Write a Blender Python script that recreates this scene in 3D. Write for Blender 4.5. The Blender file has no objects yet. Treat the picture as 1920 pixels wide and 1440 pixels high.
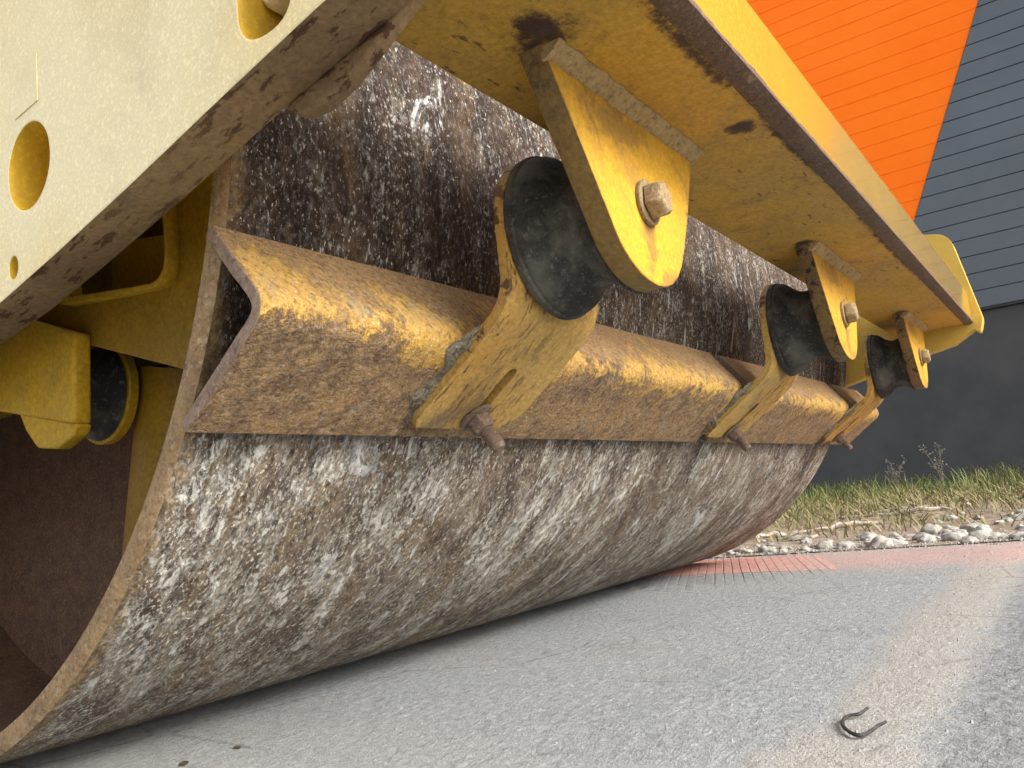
import bpy, bmesh, math, random
from mathutils import Vector, Matrix, noise as mnoise
rnd = random.Random(7)
S = bpy.context.scene
COL = S.collection

# ------------------------------------------------------------------ camera
R = 0.75            # drum radius
W = 2.43            # drum width
YAW, PITCH, ROLL = 0.5948, 0.1506, -0.1051
CAM = Vector((-0.4641, -1.3431, 0.2660))
fw = Vector((math.cos(YAW)*math.cos(PITCH), math.sin(YAW)*math.cos(PITCH), math.sin(PITCH)))
rt = Vector((math.sin(YAW), -math.cos(YAW), 0)); up = rt.cross(fw)
rt2 = rt*math.cos(ROLL) + up*math.sin(ROLL); up2 = up*math.cos(ROLL) - rt*math.sin(ROLL)
cd = bpy.data.cameras.new('camera'); cam = bpy.data.objects.new('camera', cd); COL.objects.link(cam)
m = Matrix.Identity(4)
for i in range(3):
    m[i][0] = rt2[i]; m[i][1] = up2[i]; m[i][2] = -fw[i]; m[i][3] = CAM[i]
cam.matrix_world = m
cd.sensor_width = 36; cd.sensor_fit = 'HORIZONTAL'; cd.lens = 36*1543/1920
cd.clip_start = 0.02; cd.clip_end = 1500
S.camera = cam

# ------------------------------------------------------------------ sky, sun, exposure
SUN_EL, SUN_AZ = math.radians(33), math.radians(176)     # azimuth clockwise from +Y
world = bpy.data.worlds.new('World'); S.world = world; world.use_nodes = True
wn = world.node_tree; bgn = wn.nodes['Background']
sky = wn.nodes.new('ShaderNodeTexSky'); sky.sky_type = 'NISHITA'; sky.sun_disc = False
sky.sun_elevation = SUN_EL; sky.sun_rotation = SUN_AZ; sky.air_density = 1.0; sky.dust_density = 3.0; sky.ozone_density = 1.0
hs = wn.nodes.new('ShaderNodeHueSaturation'); hs.inputs['Saturation'].default_value = .4          # hazy, near white overcast
wn.links.new(sky.outputs[0], hs.inputs['Color']); wn.links.new(hs.outputs[0], bgn.inputs[0]); bgn.inputs[1].default_value = 0.15
sd = bpy.data.lights.new('sun', 'SUN'); sun = bpy.data.objects.new('sun', sd); COL.objects.link(sun)
sd.energy = 1.5; sd.angle = math.radians(20); sd.color = (1.0, 0.97, 0.93)
sv = Vector((math.sin(SUN_AZ)*math.cos(SUN_EL), math.cos(SUN_AZ)*math.cos(SUN_EL), math.sin(SUN_EL)))
sun.rotation_euler = sv.to_track_quat('Z', 'Y').to_euler(); sun.location = sv*20
S.view_settings.view_transform = 'Standard'; S.view_settings.look = 'None'
S.view_settings.exposure = 1.4; S.view_settings.gamma = 1.0; S.view_settings.use_curve_mapping = False
S.render.engine = 'CYCLES'; S.cycles.max_bounces = 6; S.cycles.diffuse_bounces = 3; S.cycles.adaptive_threshold = .025; S.cycles.glossy_bounces = 3

# ------------------------------------------------------------------ node helper
class G:
    def __init__(s, name):
        s.mat = bpy.data.materials.new(name); s.mat.use_nodes = True
        s.t = s.mat.node_tree; s.b = s.t.nodes['Principled BSDF']
        s.geo = s.t.nodes.new('ShaderNodeNewGeometry')
        s.P = s.geo.outputs['Position']
    def n(s, k, **kw):
        o = s.t.nodes.new(k)
        for a, v in kw.items(): setattr(o, a, v)
        return o
    def l(s, a, b): s.t.links.new(a, b)
    def put(s, sock, v):
        if hasattr(v, 'is_output'): s.l(v, sock)
        elif isinstance(v, (tuple, list)) and len(v) == 3 and sock.type == 'RGBA': sock.default_value = (*v, 1)
        else: sock.default_value = v
    def map(s, vec, scale=(1,1,1), loc=(0,0,0), rot=(0,0,0)):
        o = s.n('ShaderNodeMapping'); s.l(vec, o.inputs[0])
        o.inputs['Scale'].default_value = scale; o.inputs['Location'].default_value = loc; o.inputs['Rotation'].default_value = rot
        return o.outputs[0]
    def noise(s, vec, scale=5, det=4, rough=.55, dist=0):
        o = s.n('ShaderNodeTexNoise'); s.l(vec, o.inputs['Vector'])
        o.inputs['Scale'].default_value = scale; o.inputs['Detail'].default_value = det
        o.inputs['Roughness'].default_value = rough; o.inputs['Distortion'].default_value = dist
        return o.outputs[0]
    def voro(s, vec, scale=5, feature='F1', out=0):
        o = s.n('ShaderNodeTexVoronoi', feature=feature); s.l(vec, o.inputs['Vector']); o.inputs['Scale'].default_value = scale
        return o.outputs[out]
    def ramp(s, f, stops, interp='LINEAR'):
        o = s.n('ShaderNodeValToRGB'); s.put(o.inputs[0], f); cr = o.color_ramp; cr.interpolation = interp
        while len(cr.elements) < len(stops): cr.elements.new(1)
        for e, (p, c) in zip(cr.elements, stops):
            e.position = p; e.color = (*c, 1) if isinstance(c, tuple) else (c, c, c, 1)
        return o.outputs[0]
    def mask(s, f, a, b):
        o = s.n('ShaderNodeMapRange', interpolation_type='SMOOTHSTEP'); s.put(o.inputs[0], f)
        s.put(o.inputs[1], a); s.put(o.inputs[2], b); return o.outputs[0]
    def math(s, op, a, b=0.0, c=None):
        o = s.n('ShaderNodeMath', operation=op); s.put(o.inputs[0], a); s.put(o.inputs[1], b)
        if c is not None: s.put(o.inputs[2], c)
        return o.outputs[0]
    def mix(s, f, a, b, mode='MIX'):
        o = s.n('ShaderNodeMix', data_type='RGBA', blend_type=mode); s.put(o.inputs[0], f)
        s.put(o.inputs[6], a); s.put(o.inputs[7], b); return o.outputs[2]
    def sep(s, vec):
        o = s.n('ShaderNodeSeparateXYZ'); s.l(vec, o.inputs[0]); return o.outputs
    def comb(s, x, y, z):
        o = s.n('ShaderNodeCombineXYZ')
        for i, v in enumerate((x, y, z)): s.put(o.inputs[i], v)
        return o.outputs[0]
    def grain(s, col, vec, scale, lo, hi, det=4, rough=.72, a=.34, b=.66):
        v = s.ramp(s.noise(vec, scale, det, rough), [(a, lo), (.5, 1.0 if hi > 1 else .8), (b, 1.0)])
        c = s.mix(1.0, col, v, 'MULTIPLY')
        return s.mix(1.0, c, s.ramp(s.noise(vec, scale*1.37, det, rough), [(.5, 0.0), (b, hi-1)]), 'ADD') if hi > 1 else c
    def uv(s): return s.n('ShaderNodeUVMap').outputs[0]
    def rand(s): return s.n('ShaderNodeObjectInfo').outputs['Random']
    def dist(s, pt, sc=(1,1,1)):
        o = s.n('ShaderNodeVectorMath', operation='SUBTRACT'); s.l(s.P, o.inputs[0]); o.inputs[1].default_value = pt
        q = s.map(o.outputs[0], sc)
        o2 = s.n('ShaderNodeVectorMath', operation='LENGTH'); s.l(q, o2.inputs[0]); return o2.outputs['Value']
    def edge(s, rad=.006, samples=2):
        b = s.n('ShaderNodeBevel', samples=samples); b.inputs[0].default_value = rad
        d = s.n('ShaderNodeVectorMath', operation='DOT_PRODUCT'); s.l(b.outputs[0], d.inputs[0]); s.l(s.geo.outputs['Normal'], d.inputs[1])
        return s.math('SUBTRACT', 1.0, d.outputs['Value'])
    def bump(s, h, strength=.4, dist=.003, prev=None):
        o = s.n('ShaderNodeBump'); s.put(o.inputs['Height'], h); o.inputs['Strength'].default_value = strength; o.inputs['Distance'].default_value = dist
        if prev is not None: s.l(prev, o.inputs['Normal'])
        return o.outputs[0]
    def done(s, col, rough=.6, normal=None, metal=0.0, spec=.5):
        s.put(s.b.inputs['Base Color'], col); s.put(s.b.inputs['Roughness'], rough); s.put(s.b.inputs['Metallic'], metal)
        s.put(s.b.inputs['Specular IOR Level'], spec)
        if normal is not None: s.l(normal, s.b.inputs['Normal'])
        return s.mat

# ------------------------------------------------------------------ materials
def paint(name, base, base2, rust=(.10,.05,.028), dirt=.5, wear=.5, stains=(), rough=.45, streak=(1,1,1), spots=.66, spec=.22, gate=(.42,.6), gr=.62, bmp=.45):
    g = G(name); P = g.P
    n1 = g.noise(P, 3.5, 5, .6); n2 = g.noise(P, 22, 6, .65); n3 = g.noise(g.map(P, streak), 60, 5, .7); n4 = g.noise(P, 260, 3, .6)
    col = g.mix(g.mask(n1, .35, .68), base, base2)
    col = g.mix(g.math('MULTIPLY', g.mask(g.noise(P, 9, 6, .7, .6), .52, .72), dirt), col, (.23,.155,.08))
    col = g.mix(g.math('MULTIPLY', g.mask(n2, .56, .74), dirt*.8), col, (.15,.10,.055))
    sp = g.mask(n3, spots, spots+.05); sp = g.math('MULTIPLY', sp, g.mask(n1, *gate))
    col = g.mix(sp, col, rust)
    col = g.mix(g.math('MULTIPLY', g.mask(n4, .62, .7), .35 if gr < .9 else .08), col, (.12,.08,.04))
    e = g.edge(.007)
    em = g.mask(g.math('ADD', e, g.math('MULTIPLY', g.math('SUBTRACT', n2, .5), .25)), .05, .22)
    em = g.math('MULTIPLY', em, g.mask(g.noise(P, 30, 5, .7), .5-.25*wear, .62))
    col = g.mix(g.math('MULTIPLY', em, wear), col, rust)
    for pt, r, sc, *st in stains:
        d = g.math('ADD', g.dist(pt, sc), g.math('MULTIPLY', g.math('SUBTRACT', g.noise(P, 38, 6, .75), .5), r*2.6))
        col = g.mix(g.math('MULTIPLY', g.math('SUBTRACT', 1.0, g.mask(d, r*.35, r)), st[0] if st else 1.0), col, (.075,.042,.026) if not st else (.20,.12,.05))
    col = g.grain(col, P, 170, gr, 1.0)
    h = g.math('ADD', g.math('MULTIPLY', n2, .6), g.math('MULTIPLY', n4, .5))
    nb = g.bump(h, bmp, .003)
    return g.done(col, g.math('ADD', rough, g.math('MULTIPLY', n2, .25)), nb, spec=spec)

YB, YB2 = (.70,.385,.035), (.58,.315,.045)
HX = (0.0, .92, 1.87)
beam_stains = [((.15,-1.0,.70), .040, (1,1,1)), ((.50,-1.065,.70), .026, (1,1,1)), ((1.08,-.985,.70), .022, (1,1,1)), ((2.03,-.985,.70), .03, (1,1,1)),
               ((.28,-1.092,.70), .013, (.10,1,1)), ((.62,-1.096,.70), .010, (.05,1,1)), ((1.3,-1.096,.70), .009, (.02,1,1))]
M_beam = paint('beam yellow paint', (.62,.36,.045), (.50,.31,.07), dirt=.55, wear=.6, stains=beam_stains, streak=(.4,1.6,1), spots=.6)
M_front = paint('front yellow paint', (.74,.46,.06), (.68,.42,.06), dirt=.12, wear=.5, rough=.05, spots=.76, spec=1.0, gr=.9, bmp=.2)
M_front.node_tree.nodes['Principled BSDF'].inputs['Coat Weight'].default_value = 1; M_front.node_tree.nodes['Principled BSDF'].inputs['Coat Roughness'].default_value = .08; M_front.node_tree.nodes['Principled BSDF'].inputs['Coat IOR'].default_value = 1.55
hang_stains = [q for dx in HX for q in (((.36+dx,-.99,.545), .030, (1.5,1,.45), .65), ((.30+dx,-.99,.665), .035, (.35,1,1.2), .6), ((.41+dx,-.99,.50), .02, (.5,1,1), .6))]
M_yel = paint('bracket yellow paint', YB, YB2, stains=hang_stains, gr=.74, bmp=.3, dirt=.5, wear=.9, spots=.60, rust=(.12,.07,.035))
M_hedge = paint('rusty hanger edge', (.30,.19,.055), (.17,.10,.04), rust=(.045,.026,.016), dirt=.85, wear=.5, spots=.52)
M_side = paint('overlit side paint', (.92,.78,.46), (.89,.69,.33), rust=(.30,.22,.15), dirt=.13, wear=.35, rough=.45, spots=.73, gr=1.0, bmp=.08)  # frame yellow paled to cream, strong light painted into the colour
M_sideB = paint('right side paint', (.68,.46,.09), (.62,.42,.08), dirt=.12, wear=.3, rough=.3, spots=.75, gr=.9, bmp=.2)
M_edge = paint('dirty plate edge', (.34,.225,.10), (.22,.14,.07), rust=(.095,.045,.022), dirt=.75, wear=.3, streak=(1.3,.3,1.3), spots=.55, rough=.6, gate=(.25,.55))
M_inner_shade = paint('shaded inner paint', (.36,.20,.010), (.24,.13,.008), dirt=.08, wear=.2, spots=.70)  # inner yellow darkened to paint in the shade inside the drum
M_hole = paint('clean hole paint', (.72,.43,.03), (.64,.38,.03), dirt=.2, wear=.2, spots=.72, gr=.8)
M_edge2 = paint('rusty gusset', (.20,.115,.05), (.14,.075,.035), rust=(.07,.03,.02), dirt=.7, wear=.3, streak=(1,.22,1), spots=.54, rough=.65)
M_inner = paint('inner yellow paint', (.58,.34,.016), (.48,.28,.014), dirt=.25, wear=.25, spots=.72)
M_arm = paint('scraped arm paint', (.58,.38,.11), (.60,.32,.065), rust=(.14,.075,.04), dirt=.95, wear=.7, streak=(1.7,.42,.42), spots=.553, gate=(.28,.55))

def mat_drum():
    g = G('splattered drum steel'); uv = g.uv()
    el = g.map(uv, (1, .55, 1)); sl = g.map(uv, (1, .30, 1))     # stretched round the drum
    big = g.noise(g.map(uv, (1,.6,1)), 4.2, 5, .68); med = g.noise(el, 13, 6, .66, .3)
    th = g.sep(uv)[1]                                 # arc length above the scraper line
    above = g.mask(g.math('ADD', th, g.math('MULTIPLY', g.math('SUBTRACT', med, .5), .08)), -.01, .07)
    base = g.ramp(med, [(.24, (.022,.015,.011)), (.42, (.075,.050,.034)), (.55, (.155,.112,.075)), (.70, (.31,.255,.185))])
    upper_shade = g.mix(1.0, base, (.36,.29,.24), 'MULTIPLY'); base = g.mix(above, base, upper_shade)  # base colour darkened on the upper drum, painting in shade under the beam
    lay = g.noise(el, 30, 7, .72, .6)
    smear = g.noise(g.map(uv, (1,.10,1)), 26, 5, .7); mid_ = g.noise(el, 15, 4, .6)
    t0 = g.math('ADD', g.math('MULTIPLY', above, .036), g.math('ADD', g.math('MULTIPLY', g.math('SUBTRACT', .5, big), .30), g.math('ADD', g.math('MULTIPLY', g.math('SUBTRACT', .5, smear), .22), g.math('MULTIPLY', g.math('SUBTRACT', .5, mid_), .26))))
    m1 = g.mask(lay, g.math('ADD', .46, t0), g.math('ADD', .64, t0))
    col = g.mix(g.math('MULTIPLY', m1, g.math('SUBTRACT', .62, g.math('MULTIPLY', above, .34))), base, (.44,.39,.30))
    rr = g.noise(sl, 15, 5, .65); col = g.mix(g.math('MULTIPLY', g.mask(rr, .50, .66), .65), col, (.19,.125,.055))
    dk = g.noise(el, 75, 5, .7, .3); col = g.mix(g.math('MULTIPLY', g.mask(dk, .52, .62), .8), col, (.045,.030,.022))
    f1 = g.noise(el, 66, 8, .80, .5)
    m2 = g.mask(f1, g.math('ADD', .530, t0), g.math('ADD', .595, t0))
    col = g.mix(g.math('MULTIPLY', m2, .85), col, (.66,.64,.57))
    f2 = g.noise(el, 230, 5, .72)
    m3 = g.mask(f2, g.math('ADD', .545, g.math('MULTIPLY', t0, .7)), g.math('ADD', .61, g.math('MULTIPLY', t0, .7)))
    col = g.mix(g.math('MULTIPLY', m3, .85), col, (.71,.67,.57))
    f3 = g.noise(g.map(uv, (1,.5,1), (7,3,0)), 10, 9, .76, .9)
    m4 = g.mask(f3, g.math('ADD', .575, g.math('MULTIPLY', above, .03)), .645)
    col = g.mix(g.math('MULTIPLY', m4, .8), col, (.70,.70,.68))
    f4 = g.noise(g.map(uv, (1,.28,1), (3,8,0)), 24, 5, .65, .2)
    m5 = g.math('MULTIPLY', g.mask(f4, .61, .67), .8); col = g.mix(m5, col, (.62,.61,.58))
    d2 = g.noise(el, 260, 3, .7); col = g.mix(g.math('MULTIPLY', g.mask(d2, .56, .66), .55), col, (.05,.036,.028))
    col = g.grain(col, el, 105, .40, 1.10)
    # rusty band along the rim
    ed = g.sep(uv)[0]; band = g.mask(g.math('ADD', ed, g.math('MULTIPLY', g.math('SUBTRACT', g.noise(uv, 40, 6, .72), .5), .06)), .026, .004)
    col = g.mix(g.math('MULTIPLY', band, .8), col, g.mix(g.mask(g.noise(uv, 60, 5, .7), .4, .6), (.13,.075,.03), (.33,.225,.10)))
    h = g.math('ADD', g.math('MULTIPLY', m2, .8), g.math('ADD', g.math('MULTIPLY', m1, .5), g.math('ADD', g.math('MULTIPLY', m4, .8), g.math('ADD', g.math('MULTIPLY', f2, .8), g.math('MULTIPLY', d2, -.5)))))
    nb = g.bump(h, .85, .005)
    return g.done(col, g.math('ADD', .5, g.math('MULTIPLY', lay, .45)), nb, spec=.2)
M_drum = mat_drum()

def mat_rust(name, a, b, c, sc=40, rough=.75, strength=.5):
    g = G(name); n1 = g.noise(g.P, sc*.25, 5, .6); n2 = g.noise(g.P, sc, 7, .72, .3); n3 = g.noise(g.P, sc*6, 3, .6)
    col = g.mix(g.mask(n1, .35, .65), a, b); col = g.mix(g.mask(n2, .5, .68), col, c)
    col = g.mix(g.math('MULTIPLY', g.mask(n3, .58, .7), .6), col, tuple(x*.35 for x in a))
    col = g.grain(col, g.P, sc*1.9, .5, 1.06)
    return g.done(col, rough, g.bump(g.math('ADD', n2, g.math('MULTIPLY', n3, .6)), strength, .003))
M_rim = mat_rust('ochre rusted rim', (.33,.205,.085), (.22,.125,.055), (.42,.31,.17), 70)
M_inside = mat_rust('brown rusted drum inside', (.125,.056,.022), (.075,.032,.013), (.20,.10,.045), 120)
M_bolt = mat_rust('painted dirty bolt', (.36,.25,.10), (.27,.185,.09), (.46,.37,.22), 120, .7, .9)
M_nut = mat_rust('rusty nut', (.20,.13,.085), (.14,.088,.058), (.33,.24,.16), 140, .75, .9)
M_weld = mat_rust('painted weld', (.45,.32,.13), (.40,.27,.10), (.30,.20,.09), 60)
M_barend = mat_rust('cut bar end', (.27,.175,.115), (.22,.14,.09), (.36,.25,.16), 70)
M_lip = mat_rust('torch cut edge', (.115,.066,.034), (.10,.055,.03), (.15,.09,.048), 90)
M_mortar = mat_rust('dried grey mortar', (.21,.175,.115), (.17,.125,.075), (.31,.285,.215), 110, .9, 1.0)

def mat_bar():
    g = G('worn scraper bar'); uv = g.uv(); s = g.sep(uv)[1]; P = g.P     # v: metres from the bend, + is the lower leg
    st = g.map(uv, (1, .35, 1), (0,0,0), (0,0,math.radians(25)))
    n1 = g.noise(uv, 7, 5, .62); n2 = g.noise(uv, 45, 6, .7, .5); n3 = g.noise(st, 90, 5, .7); n4 = g.noise(uv, 300, 3, .6); w = g.noise(uv, 4, 3, .5)
    rust = g.ramp(n2, [(.28, (.10,.058,.032)), (.46, (.21,.128,.064)), (.60, (.35,.225,.108)), (.76, (.52,.37,.20))])
    rust = g.mix(g.math('MULTIPLY', g.mask(n1, .48, .68), .5), rust, (.36,.19,.075))
    rust = g.mix(g.math('MULTIPLY', g.mask(w, .52, .62), .4), rust, (.26,.155,.085))
    rust = g.mix(g.math('MULTIPLY', g.mask(g.math('ADD', s, g.math('MULTIPLY', g.math('SUBTRACT', n1, .5), .08)), .0, -.03), .55), rust, (.47,.28,.11))
    paintc = g.mix(n1, (.70,.40,.05), (.56,.33,.08))
    # paint survives round the bend, ragged below, thin on the upper leg
    lo = g.math('SUBTRACT', .026, g.math('ABSOLUTE', g.math('SUBTRACT', s, .004)))
    k = g.math('ADD', lo, g.math('ADD', g.math('MULTIPLY', g.math('SUBTRACT', n1, .5), .26), g.math('ADD', g.math('MULTIPLY', g.math('SUBTRACT', n3, .5), .13), g.math('ADD', g.math('MULTIPLY', g.math('SUBTRACT', n2, .5), .14), g.math('MULTIPLY', g.math('SUBTRACT', w, .5), .24)))))
    pm = g.mask(k, -.012, .016)
    col = g.mix(g.math('MULTIPLY', pm, .92), rust, paintc)
    thin = g.math('MULTIPLY', g.mask(g.noise(uv, 16, 5, .65), .45, .62), .4); col = g.mix(thin, col, (.46,.29,.11))
    sx = g.mask(n3, .59, .65); col = g.mix(g.math('MULTIPLY', sx, .6), col, (.13,.075,.042))
    col = g.mix(g.math('MULTIPLY', g.mask(n4, .57, .67), .5), col, (.085,.05,.03))
    gr = g.mask(g.noise(uv, 13, 6, .7), .57, .68); col = g.mix(g.math('MULTIPLY', gr, .55), col, (.31,.29,.20))
    col = g.grain(col, uv, 120, .46, 1.12); n5 = g.noise(uv, 120, 4, .72)
    h = g.math('ADD', g.math('MULTIPLY', n2, .8), g.math('ADD', g.math('MULTIPLY', n4, .4), g.math('ADD', n5, g.math('MULTIPLY', pm, .25))))
    return g.done(col, g.math('SUBTRACT', .85, g.math('MULTIPLY', pm, .2)), g.bump(h, 1.0, .005), spec=.3)
M_bar = mat_bar()

def mat_rubber():
    g = G('dusty black rubber'); n = g.noise(g.P, 18, 5, .65); n2 = g.noise(g.P, 150, 4, .7)
    col = g.mix(g.mask(n, .4, .7), (.032,.031,.028), (.115,.108,.088))
    col = g.mix(g.math('MULTIPLY', g.mask(n2, .55, .68), .6), col, (.17,.16,.135))
    sc = g.math('ABSOLUTE', g.math('SUBTRACT', g.noise(g.map(g.P, (1,2.5,1)), 13, 3, .5), .5)); col = g.mix(g.math('MULTIPLY', g.math('SUBTRACT', 1.0, g.mask(sc, .001, .003)), .18), col, (.2,.2,.18))
    return g.done(col, .8, g.bump(g.math('ADD', n2, n), .3, .002), spec=.2)
M_rub = mat_rubber()

def mat_asphalt():
    g = G('dusty compacted asphalt'); P = g.P; s = g.sep(P)
    n1 = g.noise(P, 1.6, 5, .6); n2 = g.noise(P, 12, 6, .65); n3 = g.noise(P, 70, 6, .72); n4 = g.noise(P, 330, 3, .7)
    el = g.map(P, (.55,1.3,1), (0,0,0), (0,0,.35)); v = g.voro(el, 95); fl = g.noise(el, 55, 6, .74, .4); patch = g.noise(P, 3.1, 5, .65)
    col = g.ramp(n3, [(.3, (.27,.292,.298)), (.5, (.39,.416,.42)), (.7, (.51,.535,.535))])
    col = g.mix(g.math('MULTIPLY', g.mask(n4, .5, .68), .6), col, (.54,.555,.55))
    col = g.mix(g.math('MULTIPLY', g.mask(v, .28, .12), g.mask(g.noise(P, 38, 3), .5, .62)), col, (.66,.67,.66))
    col = g.mix(g.math('MULTIPLY', g.mask(g.noise(P, 240, 2), .62, .7), .5), col, (.13,.135,.14))
    col = g.mix(g.math('MULTIPLY', g.mask(fl, .55, .64), g.math('ADD', .25, g.math('MULTIPLY', g.mask(patch, .4, .62), .5))), col, (.66,.68,.675))
    col = g.mix(g.math('MULTIPLY', g.mask(fl, .44, .35), g.math('ADD', .2, g.math('MULTIPLY', g.mask(patch, .42, .62), .4))), col, (.17,.18,.185))
    col = g.mix(g.math('MULTIPLY', g.mask(patch, .50, .66), .30), col, (.25,.275,.29))
    pk = g.math('MULTIPLY', g.mask(g.math('ADD', g.math('ABSOLUTE', g.math('SUBTRACT', s[0], 2.31)), g.math('MULTIPLY', g.math('SUBTRACT', n2, .5), .35)), .42, .12), g.mask(s[1], -.30, -.55))
    # sand: a swept ridge running along the road edge and thin drifts
    ridge = g.math('ABSOLUTE', g.math('ADD', s[1], 1.105))
    ridge = g.math('ADD', ridge, g.math('MULTIPLY', g.math('SUBTRACT', n2, .5), .14))
    ridge = g.math('ADD', ridge, g.math('MULTIPLY', g.math('SUBTRACT', fl, .5), .10))
    rm = g.math('MULTIPLY', g.math('SUBTRACT', 1.0, g.mask(ridge, .02, .10)), g.math('ADD', .68, g.math('MULTIPLY', n1, .4)))
    fade = g.mask(s[0], 3.5, 2.2); far = g.mask(s[0], 1.6, 2.9); near = g.mask(g.math('ADD', s[0], g.math('MULTIPLY', g.math('SUBTRACT', n2, .5), .3)), .50, .30)
    dr = g.math('ADD', g.mask(g.math('ADD', n1, g.math('MULTIPLY', g.math('SUBTRACT', n2, .5), .5)), .50, .80), g.math('ADD', g.math('MULTIPLY', far, .5), g.math('MULTIPLY', near, .45)))
    dm = g.math('MINIMUM', 1.0, g.math('ADD', g.math('MULTIPLY', rm, fade), g.math('MULTIPLY', dr, .55)))
    rough_side = g.mask(g.math('ADD', s[1], g.math('MULTIPLY', g.math('SUBTRACT', n2, .5), .12)), -1.15, -1.19)
    col = g.mix(g.math('MULTIPLY', rough_side, .55), col, g.ramp(n3, [(.35, (.13,.125,.135)), (.65, (.42,.41,.42))]))
    sand = g.ramp(n4, [(.3, (.38,.36,.315)), (.52, (.52,.50,.45)), (.74, (.66,.645,.60))])
    sand = g.mix(g.math('MULTIPLY', g.mask(n3, .58, .7), .4), sand, (.33,.305,.26))
    sand = g.mix(g.math('MULTIPLY', g.mask(fl, .54, .66), .55), sand, (.63,.615,.58)); sand = g.mix(g.math('MULTIPLY', g.mask(fl, .43, .35), .5), sand, (.22,.20,.17))
    col = g.mix(dm, col, sand); col = g.grain(col, P, 130, .76, 1.0)
    ck = g.voro(g.map(P, (1,1,1)), 2.3, 'DISTANCE_TO_EDGE'); ck = g.math('ADD', ck, g.math('MULTIPLY', g.math('SUBTRACT', n3, .5), .05)); col = g.mix(g.math('MULTIPLY', g.math('MULTIPLY', g.mask(ck, .012, .0), g.mask(n1, .5, .6)), .55), col, (.12,.12,.12))
    col = g.mix(g.math('MULTIPLY', pk, g.math('ADD', .25, g.math('MULTIPLY', n2, .6))), col, (.58,.37,.33))
    h = g.math('ADD', g.math('MULTIPLY', n3, 1.0), g.math('ADD', g.math('MULTIPLY', n4, .7), g.math('MULTIPLY', dm, .8)))
    h = g.math('ADD', h, g.math('MULTIPLY', fl, 1.2)); return g.done(col, .88, g.bump(h, 1.0, .006), spec=.25)
M_asph = mat_asphalt()

def mat_paver(name, a, b, dustc):
    g = G(name); P = g.P; n = g.noise(P, 14, 5, .65); n2 = g.noise(P, 160, 4, .7); s = g.sep(P)
    col = g.mix(g.math('ADD', g.math('MULTIPLY', n, .6), g.math('MULTIPLY', g.rand(), .4)), a, b)
    dust = g.mask(g.math('ADD', g.math('MULTIPLY', s[1], -1.0), g.math('MULTIPLY', g.math('SUBTRACT', n, .5), .8)), .25, .75)
    col = g.mix(g.math('MULTIPLY', dust, .95), col, dustc)
    col = g.mix(g.math('MULTIPLY', g.mask(n2, .55, .7), .5), col, (.5,.47,.43)); col = g.grain(col, P, 60, .6, 1.0)
    return g.done(col, .9, g.bump(n2, .5, .003), spec=.2)
M_red = mat_paver('red paver', (.55,.27,.225), (.60,.34,.29), (.55,.38,.34))
M_gry = mat_paver('grey paver', (.23,.245,.245), (.31,.325,.322), (.34,.35,.345))

def mat_simple(name, a, b, sc=20, rough=.8, strength=.3, r=0.3, dist=.003, spec=.4):
    g = G(name); n = g.noise(g.P, sc, 5, .65); col = g.mix(g.math('ADD', g.mask(n, .3, .7), g.math('MULTIPLY', g.math('SUBTRACT', g.rand(), .5), r)), a, b)
    return g.done(col, rough, g.bump(n, strength, dist), spec=spec)
M_stone = mat_simple('pale limestone', (.25,.235,.20), (.44,.42,.39), 45, .9, .7, .9)
M_grit = mat_simple('road grit', (.20,.195,.18), (.40,.385,.36), 60, .9, .3)
M_soil = mat_simple('dry soil', (.17,.135,.09), (.33,.275,.20), 18, .95, .8)
M_wood = mat_simple('bleached root', (.42,.36,.29), (.56,.51,.44), 60, .9, .5, .6)
M_cable = mat_simple('black rubber strip', (.022,.022,.022), (.06,.06,.056), 140, .6, .4)
M_leaf = mat_simple('brown dry leaf', (.12,.09,.045), (.18,.14,.08), 90, .8, .4)
M_wall = mat_simple('dark grey render', (.048,.049,.051), (.068,.067,.066), 2.2, .9, .15, 0)
M_grey = mat_simple('grey siding', (.080,.094,.105), (.096,.110,.122), 1.3, .42, .05, .35)
M_orange = mat_simple('orange siding', (.95,.165,.006), (.97,.185,.008), 1.2, .6, .04, .25, spec=.12)
M_joint = mat_simple('siding joint', (.02,.022,.025), (.03,.03,.03), 5, .8, .1, 0)
def mat_grass():
    g = G('grass blades'); uv = g.uv(); s = g.sep(uv)
    col = g.ramp(s[0], [(0, (.06,.095,.026)), (.30, (.145,.185,.05)), (.52, (.22,.215,.08)), (.75, (.25,.215,.10)), (1, (.36,.305,.18))])
    return g.done(col, .6, spec=.3)
M_grass = mat_grass()
M_weed = mat_simple('dry weed stalk', (.16,.14,.10), (.30,.27,.21), 90, .9, .2)

# ------------------------------------------------------------------ object helpers
ORG = {}
def root(name, loc, label, cat, group=None, kind=None):
    o = bpy.data.objects.new(name, None); COL.objects.link(o); o.location = loc; o.empty_display_size = .1; ORG[o.name] = Vector(loc)
    o['label'] = label; o['category'] = cat
    if group: o['group'] = group
    return o
def link(name, me, mat, parent=None, org=(0,0,0), smooth=True, bevel=0, seg=2):
    """me is in world coordinates; the object's origin is put at org"""
    org = Vector(org); me.transform(Matrix.Translation(-org))
    o = bpy.data.objects.new(name, me); COL.objects.link(o); ORG[o.name] = org
    if parent is not None: o.parent = parent; o.location = org - ORG[parent.name]
    else: o.location = org
    if mat is not None:
        me.materials.clear()
        for mm in (mat if isinstance(mat, (list, tuple)) else [mat]): me.materials.append(mm)
    me.polygons.foreach_set('use_smooth', [smooth and len(p.vertices) != 3 for p in me.polygons])
    if bevel:
        b = o.modifiers.new('bevel', 'BEVEL'); b.width = bevel; b.segments = seg; b.limit_method = 'ANGLE'; b.angle_limit = math.radians(35)
    if smooth: sharp(me)
    return o
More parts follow.
